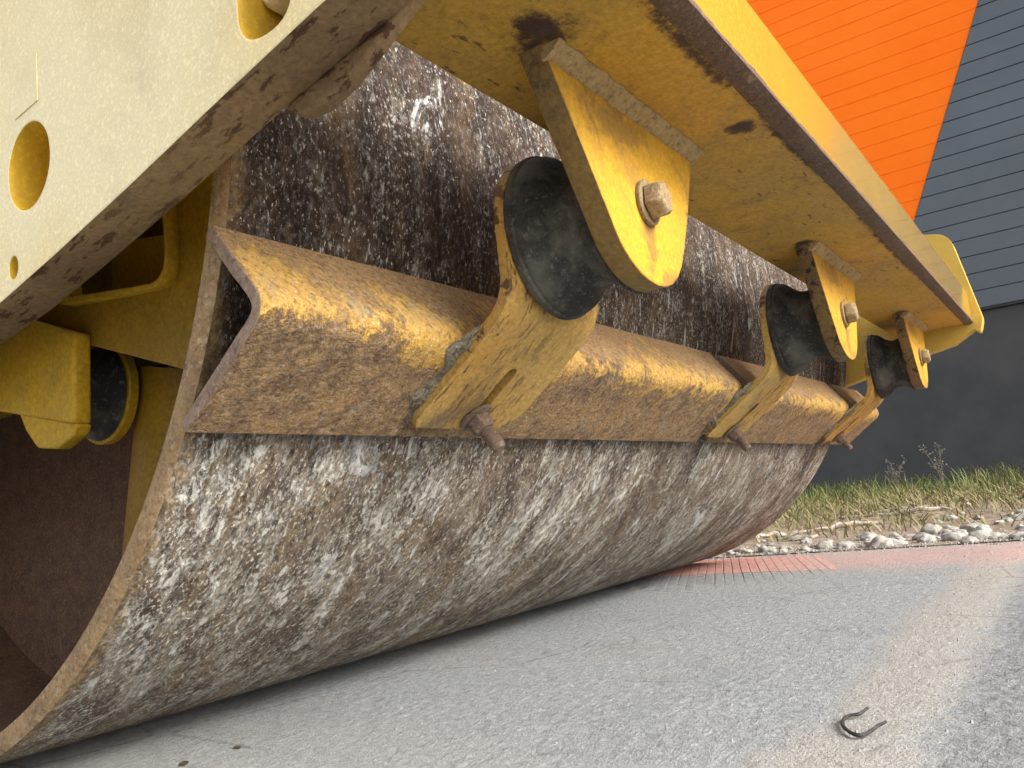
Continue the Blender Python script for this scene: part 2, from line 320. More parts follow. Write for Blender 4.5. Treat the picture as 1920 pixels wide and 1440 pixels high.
def sharp(me, ang=38):
    bm = bmesh.new(); bm.from_mesh(me)
    for e in bm.edges:
        if len(e.link_faces) == 2: e.smooth = e.calc_face_angle(0) < math.radians(ang)
    bm.to_mesh(me); bm.free()
def tag(o, label=None, cat=None, group=None, kind=None):
    for k, v in (('label', label), ('category', cat), ('group', group), ('kind', kind)):
        if v: o[k] = v
    return o
def mesh(v, f, name='m'):
    me = bpy.data.meshes.new(name); me.from_pydata([tuple(p) for p in v], [], f); me.update(); return me
def bmm(bm):
    bmesh.ops.recalc_face_normals(bm, faces=bm.faces)
    me = bpy.data.meshes.new('m'); bm.to_mesh(me); bm.free(); return me
def box(x0, x1, y0, y1, z0, z1):
    v = [(x,y,z) for x in (x0,x1) for y in (y0,y1) for z in (z0,z1)]
    return mesh(v, [(0,1,3,2),(4,6,7,5),(0,4,5,1),(2,3,7,6),(0,2,6,4),(1,5,7,3)])
def plate(outer, holes, to3, t0, t1, bev=.002, bres=2):
    """filled 2D outline with holes, extruded t0..t1, edges rounded; to3(a,b,t)->xyz"""
    cu = bpy.data.curves.new('c', 'CURVE'); cu.dimensions = '2D'; cu.fill_mode = 'BOTH'
    for pts in [outer]+list(holes):
        sp = cu.splines.new('POLY'); sp.points.add(len(pts)-1); sp.use_cyclic_u = True
        for p, q in zip(sp.points, pts): p.co = (q[0], q[1], 0, 1)
    cu.extrude = (t1-t0)/2-bev; cu.bevel_depth = bev; cu.bevel_resolution = bres; cu.offset = -bev
    o = bpy.data.objects.new('c', cu); COL.objects.link(o)
    dg = bpy.context.evaluated_depsgraph_get(); me = bpy.data.meshes.new_from_object(o.evaluated_get(dg))
    bpy.data.objects.remove(o)
    bm = bmesh.new(); bm.from_mesh(me)
    bmesh.ops.remove_doubles(bm, verts=bm.verts, dist=1e-5)
    mid = (t0+t1)/2
    for v in bm.verts: v.co = Vector(to3(v.co.x, v.co.y, v.co.z+mid))
    return bmm(bm)
YZ = lambda a, b, t: (t, a, b)
XZ = lambda a, b, t: (a, t, b)
XY = lambda a, b, t: (a, b, t)
def arc(cx, cy, r, a0, a1, n=8, ry=None):
    ry = ry or r
    return [(cx+r*math.cos(math.radians(a0+(a1-a0)*i/n)), cy+ry*math.sin(math.radians(a0+(a1-a0)*i/n))) for i in range(n+1)]
def circ(cx, cy, r, n=32, ry=None): return arc(cx, cy, r, 0, 360-360/n, n-1, ry)
def rround(pts, r, n=5):
    out = []; k = len(pts)
    rs = r if isinstance(r, (list, tuple)) else [r]*k
    for i in range(k):
        p, a, b = Vector(pts[i]), Vector(pts[i-1]), Vector(pts[(i+1) % k]); u, w = (a-p), (b-p); lu, lw = u.length, w.length; u /= lu; w /= lw
        if rs[i] <= 0: out.append(tuple(p)); continue
        d = min(rs[i]/math.tan(max(.05, u.angle(w)/2)), lu*.48, lw*.48); A, B = p+u*d, p+w*d
        for j in range(n+1):
            t = j/n; out.append(tuple(A*(1-t)**2 + p*2*t*(1-t) + B*t*t))
    return out
def frame(axis, o):
    z = Vector(axis).normalized(); x = (Vector((1,0,0)) if abs(z.x) < .9 else Vector((0,1,0))); x = (x-z*x.dot(z)).normalized(); y = z.cross(x)
    o = Vector(o); return lambda a, b, c: o+x*a+y*b+z*c
def lathe(prof, axis, o, n=32, closed=True, jit=0):
    f = frame(axis, o); v = []; fa = []; k = len(prof)
    for (r, h) in prof:
        for i in range(n):
            a = 2*math.pi*i/n; rr = r*(1+jit*mnoise.noise(Vector((math.cos(a)*3, math.sin(a)*3, h*60)))); v.append(f(rr*math.cos(a), rr*math.sin(a), h))
    for j in range(k-1):
        for i in range(n): fa.append((j*n+i, j*n+(i+1) % n, (j+1)*n+(i+1) % n, (j+1)*n+i))
    if closed: fa.append(tuple(range(n-1, -1, -1))); fa.append(tuple((k-1)*n+i for i in range(n)))
    me = mesh(v, fa); bm = bmesh.new(); bm.from_mesh(me); return bmm(bm)
def hexa(r, h, axis, o, turn=0, n=6, cham=.25):
    f = frame(axis, o); v = []; fa = []
    rings = [(r, 0, 6), (r, h*.72, 6), (r*.80, h, 6)]
    for rr, z, _ in rings:
        for i in range(6):
            a = turn+math.pi/3*i; v.append(f(rr*math.cos(a), rr*math.sin(a), z))
    for j in range(2):
        for i in range(6): fa.append((j*6+i, j*6+(i+1) % 6, (j+1)*6+(i+1) % 6, (j+1)*6+i))
    fa += [tuple(range(5,-1,-1)), tuple(range(12,18))]
    me = mesh(v, fa); bm = bmesh.new(); bm.from_mesh(me); return bmm(bm)
def tube(pts, r, n=8, jit=0, seed=0):
    pts = [Vector(p) for p in pts]; v = []; fa = []
    for i, p in enumerate(pts):
        d = (pts[min(i+1, len(pts)-1)]-pts[max(i-1, 0)]).normalized(); a = d.orthogonal().normalized() if i == 0 else (a-d*a.dot(d)).normalized(); b = d.cross(a)
        rr = (r[i] if isinstance(r, (list, tuple)) else r)
        for k in range(n):
            t = 2*math.pi*k/n; q = rr*(1+jit*mnoise.noise(Vector((i*.9+seed, math.cos(t)*1.3, math.sin(t)*1.3)))); v.append(p+(a*math.cos(t)+b*math.sin(t))*q)
    for i in range(len(pts)-1):
        for k in range(n): fa.append((i*n+k, i*n+(k+1) % n, (i+1)*n+(k+1) % n, (i+1)*n+k))
    fa += [tuple(range(n-1,-1,-1)), tuple((len(pts)-1)*n+k for k in range(n))]
    return v, fa
def join(parts):
    V, F = [], []
    for v, f in parts:
        k = len(V); V += list(v); F += [tuple(i+k for i in q) for q in f]
    return mesh(V, F)
def rock(rx, ry, rz, seed, sub=2, rough=.35):
    bm = bmesh.new(); bmesh.ops.create_icosphere(bm, subdivisions=sub, radius=1)
    for v in bm.verts:
        d = v.co.normalized(); k = 1+rough*mnoise.noise(d*1.6+Vector((seed*3.1, seed*1.7, seed)))+rough*.45*mnoise.noise(d*4+Vector((seed, 5, 2)))
        v.co = Vector((d.x*rx*k, d.y*ry*k, d.z*rz*k))
    return bm

# ------------------------------------------------------------------ ground
g1 = mesh([(-300,-300,0),(300,-300,0),(300,300,0),(-300,300,0)], [(0,1,2,3)])
tag(link('road', g1, M_asph, smooth=False), 'pale grey dusty compacted asphalt road under the roller', 'road', kind='structure')

# narrow pavers in a red and a grey course under the far end of the drum
pave = tag(link('paved_strip', mesh([(2.04,-.66,.0011),(2.56,-.50,.0011),(2.56,.68,.0011),(2.04,.48,.0011)], [(0,1,2,3)]), M_gry, smooth=False),
           'band of narrow red and grey pavers fading under road dust', 'paving', kind='structure')
dirp = Vector((.935,.355,0)); slope = .355/.935
def paver(x0, x1, yc, w, mat, h, dip=0):
    f = lambda x: yc+(x-2.03)*slope
    v = []
    for z, e in ((-.002, 0), (h-.0008, 0), (h, .001)):
        for x, s in ((x0+e, -1), (x1-e, -1), (x1-e, 1), (x0+e, 1)): v.append((x, f(x)+s*(w/2-e), z-(dip if x < x0+.01 else 0)))
    fa = [(0,3,2,1), (8,9,10,11)]
    for j in (0, 4):
        for i in range(4): fa.append((j+i, j+(i+1) % 4, j+4+(i+1) % 4, j+4+i))
    return link('paver', mesh(v, fa), mat, pave, ((x0+x1)/2, f((x0+x1)/2), 0), smooth=False)
yc = -.70
while yc < .50:
    wdt = .0266+rnd.uniform(-.0008, .0008); sink = max(0, (-.38-yc)/.32)       # dust rises over the outer pavers
    h = .0030-.0022*sink+rnd.uniform(-.0004, .0004)
    paver(2.04+rnd.uniform(-.004,.004), 2.54+rnd.uniform(-.02,.02), yc, wdt, M_red, h+.0004)
    paver(1.60+rnd.uniform(-.05,.05)+.12*sink, 2.035+rnd.uniform(-.003,.003), yc+rnd.uniform(-.002,.002), wdt, M_gry, h, h+rnd.uniform(.0008, .0026))
    yc += .029

# ------------------------------------------------------------------ verge: soil, stones, grass
def vz(x, y):
    t = min(1, max(0, (x-2.62)/1.2)); t = t*t*(3-2*t)
    return .004 + t*(.03+.035*mnoise.noise(Vector((x*1.1, y*1.1, 1)))+.02*mnoise.noise(Vector((x*4, y*4, 7)))) + .012*mnoise.noise(Vector((x*9, y*9, 3)))*t
nx, ny = 60, 150; V = []; F = []
for i in range(nx+1):
    for j in range(ny+1):
        x = 2.62+(8.02-2.62)*i/nx; y = -7+14*j/ny; x += .05*mnoise.noise(Vector((y*2, 0, 4))) if i == 0 else 0
        V.append((x, y, max(.003, vz(x, y))))
for i in range(nx):
    for j in range(ny): a = i*(ny+1)+j; F.append((a, a+ny+1, a+ny+2, a+1))
tag(link('verge', mesh(V, F), M_soil), 'dry earth verge between the road and the building', 'verge', kind='structure')

def gsurf(x, y): return max(.003, vz(x, y)) if x > 2.62 else 0
rmesh = []
for k in range(10):
    bm = rock(1, .8+.25*rnd.random(), .62, k*1.37, 3, .42); rmesh.append(bmm(bm)); rmesh[-1].polygons.foreach_set('use_smooth', [True]*len(rmesh[-1].polygons))
# the larger stones of the row, nearest first
spots = []
for k in range(1200):
    if len(spots) >= 190: break
    y = rnd.uniform(-1.65, .35); x = 2.66+abs(rnd.gauss(0, .17))+(.9*rnd.random() if y < -.75 and rnd.random() < .6 else 0)
    r = (.010+.022*rnd.random()**1.8) * (1.3 if y < -.55 else 1)
    if y > -.45 and rnd.random() < .6: r *= .6
    if all((x-a)**2+(y-b)**2 > ((r+c)*.8)**2 for a, b, c in spots): spots.append((x, y, r))
for k, (x, y, r) in enumerate(spots):
    o = bpy.data.objects.new('stone', rmesh[k % 10]); COL.objects.link(o)
    if k < 10: rmesh[k].materials.append(M_stone)
    o.location = (x, y, gsurf(x, y)+r*.12); o.rotation_euler = (rnd.uniform(-.25,.25), rnd.uniform(-.25,.25), rnd.uniform(0, 6.28)); s = r; o.scale = (s*rnd.uniform(.9,1.4), s, s*rnd.uniform(.8,1.2))
    tag(o, 'pale rough limestone lump in the loose row along the verge', 'stone', 'stones along the road edge')
# loose gravel
parts = []; grit = []
for k in range(5200):
    q = rnd.random()
    if q < .80: x = 2.60+abs(rnd.gauss(0, .22)); y = rnd.uniform(-2.6, .6)
    elif q < .9: x = rnd.uniform(.2, 2.6); y = -1.115+(x-.9)*.055+rnd.gauss(0, .05)
    else: x = rnd.uniform(-.2, 2.6); y = rnd.uniform(-1.6, -.35)
    r = rnd.uniform(.003, .008) if x > 2.55 else rnd.choice((.0012,.0016,.002,.003))*rnd.uniform(.7,1.2)
    z = gsurf(x, y); a = rnd.uniform(0, 6.28); p = []
    for (dx, dy, dz) in ((1,0,-.3),(0,1,-.3),(-1,0,-.3),(0,-1,-.3),(.2,.1,.75)):
        c, s = math.cos(a), math.sin(a); q2 = r*rnd.uniform(.7,1.2); p.append((x+(dx*c-dy*s)*q2, y+(dx*s+dy*c)*q2*.8, z+r*.2+dz*q2))
    (parts if x > 2.55 else grit).append((p, [(0,1,4),(1,2,4),(2,3,4),(3,0,4)]))
tag(link('gravel', join(parts), M_stone, smooth=False), 'loose pale gravel and grit scattered along the road edge', 'gravel', kind='stuff')

tag(link('road_grit', join(grit), M_grit, smooth=False), 'fine grit strewn over the dusty road', 'grit', kind='stuff')

# grass and straw
V, F, U = [], [], []
def blade(x, y, z, h, lean, az, w, c):
    k = len(V); d = Vector((math.cos(az), math.sin(az), 0)); s = Vector((-d.y, d.x, 0))
    pts = [(0, 0, w), (lean*.25, h*.5, w*.8), (lean*.65, h*.85, w*.5)]
    for (u, zz, ww) in pts:
        for q in (-1, 1): V.append(Vector((x, y, z+zz))+d*u+s*ww*q)
    V.append(Vector((x, y, z+h*(1 if lean < h else .8)))+d*lean)
    F.extend([(k,k+1,k+3,k+2),(k+2,k+3,k+5,k+4),(k+4,k+5,k+6)]); U.extend([c]*7)
for k in range(34000):
    x = 3.05+4.85*rnd.random()**.75; y = rnd.uniform(-2.6, 3.2)
    dens = mnoise.noise(Vector((x*1.5, y*1.5, 9)))
    if x < 3.7 and rnd.random() < .35: continue
    if dens < -.25 and rnd.random() < .5: continue
    dry = rnd.random()+ .06 + (.36 if x < 4.8 else 0) - (.25 if x > 5.5 else 0) + dens*.3
    if dry > .62: h = rnd.uniform(.03, .12); lean = h*rnd.uniform(.8, 2.4); c = rnd.uniform(.62, 1)
    else: h = rnd.uniform(.05, .16)*(1.35 if dens > .15 else .7); lean = h*rnd.uniform(.2, 1.5); c = rnd.uniform(0, .62)
    if x < 4: h *= .7
    blade(x, y, gsurf(x, y)-.004, h, lean, rnd.uniform(0, 6.28), rnd.uniform(.0018, .0042), c)
me = mesh(V, F); ul = me.uv_layers.new(name='UVMap')
for lp in me.loops: ul.data[lp.index].uv = (U[lp.vertex_index], 0)
tag(link('grass', me, M_grass, smooth=False), 'ragged green and straw coloured grass in front of the dark wall', 'grass', kind='stuff')

# bleached roots and sticks
for k, (x, y, L, az) in enumerate([(3.35,-.15,.24,1.9),(4.2,-.45,.5,1.7),(3.9,-.62,.34,1.45),(3.6,-.38,.3,2.2),(3.3,.02,.2,1.2),(4.4,-.8,.35,1.8),(3.1,-.30,.16,1.5)]):
    d = Vector((math.cos(az), math.sin(az), 0)); pts = []
    for i in range(9):
        t = i/8-.5; q = Vector((x, y, 0))+d*t*L+Vector((-d.y, d.x, 0))*.03*mnoise.noise(Vector((k*5, t*4, 0))); q.z = gsurf(q.x, q.y)+.012+.018*mnoise.noise(Vector((k*7, t*5, 3))); pts.append(q)
    v, f = tube(pts, [.0045+.006*math.sin(math.pi*(i+.6)/9.2) for i in range(9)], 7, .5, k)
    tag(link('dead_root', mesh(v, f), M_wood, None, pts[4]), 'bleached dead root lying in straw beside the stones', 'root', 'dead roots on the verge')
# dry weeds against the wall
def weed(x, y, h, n, label, head):
    r = root('weed', (x, y, gsurf(x, y)), label, 'weed'); st = []; hd = []
    for i in range(n):
        az = rnd.uniform(0, 6.28); ln = rnd.uniform(.05, .35)*h; hh = h*rnd.uniform(.65, 1); p0 = Vector((x, y, gsurf(x, y)-.01))
        pts = [p0+Vector((math.cos(az)*ln*t*t, math.sin(az)*ln*t*t, hh*t)) for t in (0,.25,.5,.75,1)]
        st.append(tube(pts, [.004,.0035,.003,.002,.0012], 5))
        for q in range(head):
            t = rnd.uniform(.55, 1); c = p0+Vector((math.cos(az)*ln*t*t, math.sin(az)*ln*t*t, hh*t)); e = c+Vector((rnd.uniform(-1,1), rnd.uniform(-1,1), rnd.uniform(-.2,1)))*.04
            st.append(tube([c, e], [.0012,.0008], 3))
            b = rnd.uniform(.006, .013)
            for _ in range(2):
                u = Vector((rnd.uniform(-1,1), rnd.uniform(-1,1), rnd.uniform(-1,1))).normalized(); w = u.orthogonal().normalized(); hd.append(([e+u*b, e+w*b*.6, e-u*b, e-w*b*.6], [(0,1,2,3)]))
    link('stalk', join(st), M_weed, r, (x, y, gsurf(x, y)))['kind'] = 'stuff'; link('seed_head', join(hd), M_weed, r, (x, y, gsurf(x, y)), smooth=False)['kind'] = 'stuff'
weed(7.3, -.33, .42, 3, 'tall upright dry weed with a pale seed head before the wall', 26)
weed(7.2, .02, .34, 7, 'low spreading dry weed with dark bent stems before the wall', 10)

# ------------------------------------------------------------------ building
XW = 8.0; ZS = 1.59
bld = root('industrial_building', (XW, 0, 0), 'large shed clad in grey and orange horizontal boards above a dark rendered base', 'building')
link('base_wall', box(XW, XW+.3, -26, 26, -.1, ZS), M_wall, bld, (XW, 0, 0), smooth=False)
link('flashing', box(XW-.035, XW+.02, -26, 26, ZS+.002, ZS+.022), M_joint, bld, (XW, 0, ZS), smooth=False)
link('backing_wall', box(XW+.03, XW+.3, -25.9, 25.9, ZS+.001, 7.4), M_joint, bld, (XW, 0, 4), smooth=False)
link('roof_edge', box(XW-.08, XW+.4, -26, 26, 7.41, 7.6), M_grey, bld, (XW, 0, 7.4), smooth=False)
pitch = .163; z = ZS+.026
y1 = lambda z: -.399-(z-2.58)*.4545
y2 = lambda z: -2.15+(z-4.3)*.45
def board(ya, yb, z, mat, d=.006):     # ya(z), yb(z) give the slanting ends
    prof = [(.0025, .006), (.0055, -d), (pitch-.0055, -d), (pitch-.0025, .006), (pitch+.0022, .0065), (pitch+.0022, .026), (.0025, .026)]
    v = []; k = len(prof)
    for h, dx in prof:
        for f in (ya, yb): v.append((XW+dx, f(z+h), z+h))
    fa = [(2*i, 2*i+1, (2*i+3) % (2*k), (2*i+2) % (2*k)) for i in range(k)]
    fa += [tuple(range(0, 2*k, 2)), tuple(range(2*k-1, 0, -2))]
    me = mesh(v, fa); bm = bmesh.new(); bm.from_mesh(me); me = bmm(bm)
    return link('siding_board', me, mat, bld, (XW, (ya(z)+yb(z))/2, z), smooth=False)
while z+pitch < 7.4:
    board(lambda q: y1(q)+.003, lambda q: 12.0, z, M_orange, -.002)
    board(lambda q: y2(q)+.003, lambda q: y1(q)-.003, z, M_grey)
    board(lambda q: -12.0, lambda q: y2(q)-.003, z, M_orange, -.002)  # unseen orange area, added so the glossy beam front reflects orange
    z += pitch

# ------------------------------------------------------------------ the road roller
roller = root('road_roller', (W/2, 0, 0), 'worn yellow road roller with a splattered steel drum and spring mounted scraper', 'road roller')
C0 = (W/2, 0, R)
# drum shell: outer surface, rims, inner surface
n, kx = 256, 40; V = []; F = []; UV = []
T = .022; ch = .006
prof = [(.0, R-T), (.0, R-ch), (ch*.6, R)] + [(ch*.6+(W-ch*1.2)*i/kx, R) for i in range(1, kx+1)] + [(W, R-ch), (W, R-T), (W-.33, R-T)]
ths = math.radians(-30.5)
V = []; F = []; uvd = []; mi = []
for (x, r) in prof:
    for i in range(n+1):
        a = ths + 2*math.pi*(i/n) - math.pi
        V.append((x, -r*math.cos(a), R+r*math.sin(a))); uvd.append((x, R*(a-ths)))
for j in range(len(prof)-1):
    for i in range(n):
        F.append((j*(n+1)+i, j*(n+1)+i+1, (j+1)*(n+1)+i+1, (j+1)*(n+1)+i)); mi.append(0 if 1 < j < len(prof)-4 else 1)
# inner surface near end
k0 = len(V)
for (x, r) in ((.0, R-T), (.34, R-T)):
    for i in range(n+1):
        a = ths + 2*math.pi*(i/n) - math.pi; V.append((x, -r*math.cos(a), R+r*math.sin(a))); uvd.append((x, R*(a-ths)))
for i in range(n): F.append((k0+i, k0+i+1, k0+n+2+i, k0+n+1+i)); mi.append(2)
me = mesh(V, F); ul = me.uv_layers.new(name='UVMap')
for lp in me.loops: ul.data[lp.index].uv = uvd[lp.vertex_index]
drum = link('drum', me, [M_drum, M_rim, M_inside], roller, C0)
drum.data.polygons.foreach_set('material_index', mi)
drum['label'] = 'steel drum splattered with white mud and brown rust'
link('drum_head', lathe([(R-T-.001, .30), (R-T-.001, .315), (.2, .325)], (1,0,0), (0,0,R), 96), M_inside, roller, (.3, 0, R))
link('drum_head', lathe([(R-T-.001, W-.32), (R-T-.001, W-.30), (.2, W-.29)], (1,0,0), (0,0,R), 96), M_inside, roller, (W-.3, 0, R))

# ---- frame side plates
def side_outline():
    low = [(.95,.30),(.4,.385),(-.05,.445),(-.30,.495),(-.49,.5205),(-.595,.541),(-.72,.568),(-.848,.598),(-.958,.6225),(-1.06,.642)]
    return low + rround([(-1.135,.655),(-1.15,.71),(-1.10,1.0),(-.92,1.04)], [.045,.05,.06,.05], 6)[:] + [(-.6,1.13),(.95,1.15)]
XO, XI = -.09, -.04
hole1 = circ(-.551,.6445,.0405,36,.044); hole2 = circ(-.518,.5495,.0088,20,.0115)
slot = rround([(-.936,.6275),(-.876,.6275),(-.876,.80),(-.936,.80)], .0298, 8)
side = link('side_plate', plate(side_outline(), [hole1, hole2, slot], YZ, XO, XI, .0015, 1), M_side, roller, (XO, -.6, .6))
side['label'] = 'cream side plate with oval holes'
# dirty lower edge strip: own face of the plate, coloured through a second slot
side.data.materials.append(M_edge); side.data.materials.append(M_hole)
idx = []
for p in side.data.polygons:
    nn = p.normal; c = p.center+ORG[side.name]
    inh = min(((c.y+.551)/.0405)**2+((c.z-.6445)/.044)**2, ((c.y+.518)/.0088)**2+((c.z-.5495)/.0115)**2)
    ins = -.94 < c.y < -.87 and .615 < c.z < .81
    if abs(nn.x) < .6: idx.append(2 if (inh < 1.3 or ins) else 1)
    else: idx.append(0)
side.data.polygons.foreach_set('material_index', idx)
link('doubler_plate', plate(rround([(-.62,.575),(-.25,.515),(-.25,.9),(-.62,.9)], .01), [], YZ, XI+.001, XI+.016, .001, 1), M_hole, roller, (XI, -.45, .6))
link('doubler_plate', plate(rround([(-.965,.648),(-.845,.635),(-.845,.86),(-.965,.86)], .01), [], YZ, XI+.001, XI+.016, .001, 1), M_hole, roller, (XI, -.9, .7))
pb = link('frame_bolt', hexa(.0195, .022, (-1,0,0), (XI-.006, -.886, .690), .3), M_side, roller, (XI, -.9, .66), bevel=.0012)
link('washer', lathe([(.023,0),(.024,.001),(.024,.005),(.023,.006)], (-1,0,0), (XI+.0005, -.886, .690), 32), M_side, pb, (XI, -.9, .66))
fc = bpy.data.curves.new('t', 'FONT'); fc.body = '0.8'; fc.size = .013; fc.extrude = .0004; fc.align_x = 'CENTER'
fo = bpy.data.objects.new('t', fc); COL.objects.link(fo); bpy.context.view_layer.update()
fm = bpy.data.meshes.new_from_object(fo.evaluated_get(bpy.context.evaluated_depsgraph_get())); bpy.data.objects.remove(fo)
for vv in fm.vertices: a, b, c = vv.co; vv.co = (XI-.0283-c, -.886-a, .682+b)
link('grade_mark', fm, M_side, pb, (XI-.028, -.886, .69), smooth=False)
# thin patch plate on the side
pt = [(-.549,.757),(-.5726,.755),(-.5729,.7043),(-.5276,.7007)]
link('sticker_patch', plate(pt, [], YZ, XO-.0012, XO-.0002, .0002, 1), M_side, side, (XO, -.55, .73), smooth=False)
# inner lug under the beam end
link('corner_gusset', plate(rround([(-1.02,.645),(-.935,.600),(-.905,.5905),(-.878,.592),(-.858,.608),(-.855,.70),(-1.05,.70)], [.0,.02,.02,.02,.01,0,0]), [], YZ, XI+.001, XI+.016, .003, 2), M_edge, roller, (XI, -.93, .62))
sideR = link('side_plate', plate(side_outline(), [], YZ, W+.07, W+.135, .0005, 1), M_sideB, roller, (W+.1, -.6, .6), bevel=.02, seg=4)
sideR['label'] = 'yellow side plate with rounded edges at the far end'

# ---- front beam
ZB = .697
bx0, bx1 = XI+.001, W+.069
link('beam_underside', box(bx0, bx1, -1.0975, -.893, ZB, ZB+.016), M_beam, roller, (1, -1, ZB), smooth=False, bevel=.002)
link('beam_top', box(bx0, bx1, -1.0975, -.893, .785, .80), M_front, roller, (1, -1, .79), smooth=False, bevel=.002)
link('beam_web', box(bx0, bx1, -.93, -.916, ZB+.0165, .7845), M_beam, roller, (1, -.92, .74), smooth=False)
link('beam_front', plate([(-1.0985,ZB+.004),(-1.121,ZB+.004),(-1.121,.796),(-1.113,.806),(-1.0985,.806)], [], lambda a, b, t: (t, a, b), bx0, bx1, .001, 1), M_front, roller, (1, -1.11, .75), smooth=False)
# ragged torch-cut lower edge
v = []; f = []; ns = 420
for i in range(ns+1):
    x = bx0+(bx1-bx0)*i/ns; q = mnoise.noise(Vector((x*9, 0, 0)))*.0035+mnoise.noise(Vector((x*37, 8, 0)))*.002+mnoise.noise(Vector((x*140, 3, 0)))*.0014; q2 = mnoise.noise(Vector((x*40, 9, 0)))*.0025
    for (y, z) in ((-1.0965+q2*.6, ZB-.001), (-1.102, ZB-.003-q2*.5), (-1.114, ZB-.003+q2*.4), (-1.1225+q*.35, ZB+.001+q), (-1.1222, ZB+.007+q*1.2), (-1.10, ZB+.007)): v.append((x, y, z))
for i in range(ns):
    for j in range(6): f.append((i*6+j, (i+1)*6+j, (i+1)*6+(j+1) % 6, i*6+(j+1) % 6))
f += [(0,1,2,3,4,5), tuple(ns*6+j for j in range(5,-1,-1))]
link('cut_edge', mesh(v, f), M_lip, roller, (1, -1.11, ZB))

# ---- scraper bar (rounded angle section), three lengths
A = Vector((-.797,.4585)); TOP = Vector((-.726,.552)); BOT = Vector((-.668,.3665)); tb = .014
def bar_profile():
    pts = []
    u = (TOP-A).normalized(); w = (BOT-A).normalized(); rr = .030
    P0, P1 = A+u*rr, A+w*rr
    seq = [TOP+(A+u*rr-TOP)*i/6 for i in range(6)]
    for i in range(9): t = i/8; seq.append(P0*(1-t)**2+A*2*t*(1-t)+P1*t*t)
    seq += [P1+(BOT-P1)*i/7 for i in range(1, 8)]
    return seq
bp = bar_profile()
def bar(x0, x1):
    out = bp; inn = []
    for i, p in enumerate(out):
        d = (out[min(i+1, len(out)-1)]-out[max(i-1, 0)]).normalized(); nrm = Vector((-d.y, d.x)); 
        if nrm.x < 0: nrm = -nrm
        inn.append(p+nrm*tb)
    s = [0]
    for i in range(1, len(out)): s.append(s[-1]+(out[i]-out[i-1]).length)
    mid = s[10]; loop = [(p, q-mid) for p, q in zip(out, s)]+[(p, q-mid) for p, q in zip(reversed(inn), reversed(s))]
    L = len(loop); nxx = max(8, int((x1-x0)/.012)); V = []; U = []; F = []
    for i in range(nxx+1):
        x = x0+(x1-x0)*i/nxx
        for k, (p, q) in enumerate(loop):
            b = .0012*mnoise.noise(Vector((x*14, p.x*30, p.y*30)))+.0006*mnoise.noise(Vector((x*60, p.x*90, p.y*90)))
            e = .0035*max(0, 1-min(i, nxx-i)) if False else 0
            V.append((x+(.004*mnoise.noise(Vector((p.x*9, p.y*9, x0))) if i in (0, nxx) else 0), p.x-b, p.y)); U.append((x, q))
    for i in range(nxx):
        for k in range(L): F.append((i*L+k, i*L+(k+1) % L, (i+1)*L+(k+1) % L, (i+1)*L+k))
    no = len(out)
    for base in (0, nxx*L):
        for k in range(no-1): F.append((base+k, base+k+1, base+L-2-k, base+L-1-k))
    me = mesh(V, F); bm = bmesh.new(); bm.from_mesh(me); bmesh.ops.recalc_face_normals(bm, faces=bm.faces); bm.to_mesh(me); bm.free()
    ul = me.uv_layers.new(name='UVMap')
    for lp in me.loops: ul.data[lp.index].uv = U[lp.vertex_index]
    o = link('scraper_bar', me, [M_bar, M_barend], roller, ((x0+x1)/2, -.78, .45), bevel=.002, seg=2)
    me.polygons.foreach_set('material_index', [1 if abs(p.normal.x) > .8 else 0 for p in me.polygons])
    return o
bar(-.012, 1.205); bar(1.262, 2.15); bar(2.215, 2.58)

# ---- arm, buffer, hanger, bolts: one set, then copies
XC, ZC = .362, .580
dl = (BOT-A).normalized(); nl = Vector((dl.y, -dl.x)); nl = nl if nl.x < 0 else -nl
ta = .013
def arm_mesh():
    yf = -.856; base = A+nl*(ta/2+.0008)
    sb = (yf-base.x)/dl.x; bend = base+dl*sb; end = base+dl*.128
    zt = ZC+.098; rb = .032
    P0 = Vector((yf, bend.y+rb)); P1 = bend+dl*rb
    cl = [Vector((yf, zt+(P0.y-zt)*i/16)) for i in range(16)]
    for i in range(9): t = i/8; cl.append(P0*(1-t)**2+bend*2*t*(1-t)+P1*t*t)
    cl += [P1+(end-P1)*i/14 for i in range(1, 15)]
    s = [0]
    for i in range(1, len(cl)): s.append(s[-1]+(cl[i]-cl[i-1]).length)
    tot = s[-1]; V = []; F = []; m = 12
    for i, p in enumerate(cl):
        d = (cl[min(i+1, len(cl)-1)]-cl[max(i-1, 0)]).normalized(); nr = Vector((d.y, -d.x)); nr = nr if nr.x < 0 else -nr
        hw = .098
        q = .098-s[i]
        if q > 0: hw = math.sqrt(max(.0004, .098**2-q*q))
        rem = tot-s[i]; xl, xr = XC-hw, XC+hw+.004
        if rem < .035: xr -= (.035-rem)*.55
        if rem < .012: xl += (.012-rem)*.7; xr -= (.012-rem)*.8
        for sd_ in (1, -1):
            for k in range(m+1): x = xl+(xr-xl)*k/m; c = p+nr*(ta/2)*sd_; V.append((x, c.x, c.y))
    st = 2*(m+1); nI = len(cl)
    for i in range(nI-1):
        for k in range(m):
            a = i*st+k; F.append((a, a+1, a+st+1, a+st)); b = a+m+1; F.append((b, b+st, b+st+1, b+1))
        a = i*st; F.append((a, a+st, a+st+m+1, a+m+1)); a = i*st+m; F.append((a, a+m+1, a+st+m+1, a+st))
    for i in (0, nI-1):
        for k in range(m): a = i*st+k; F.append((a, a+m+1, a+m+2, a+1))
    me = mesh(V, F); bm = bmesh.new(); bm.from_mesh(me); return bmm(bm)
def on_leg(s, off): q = A+dl*s+nl*off; return q
am = arm_mesh(); ao = bpy.data.objects.new('tmp', am); COL.objects.link(ao)
ca, cb = on_leg(.022, 0), on_leg(.112, 0)
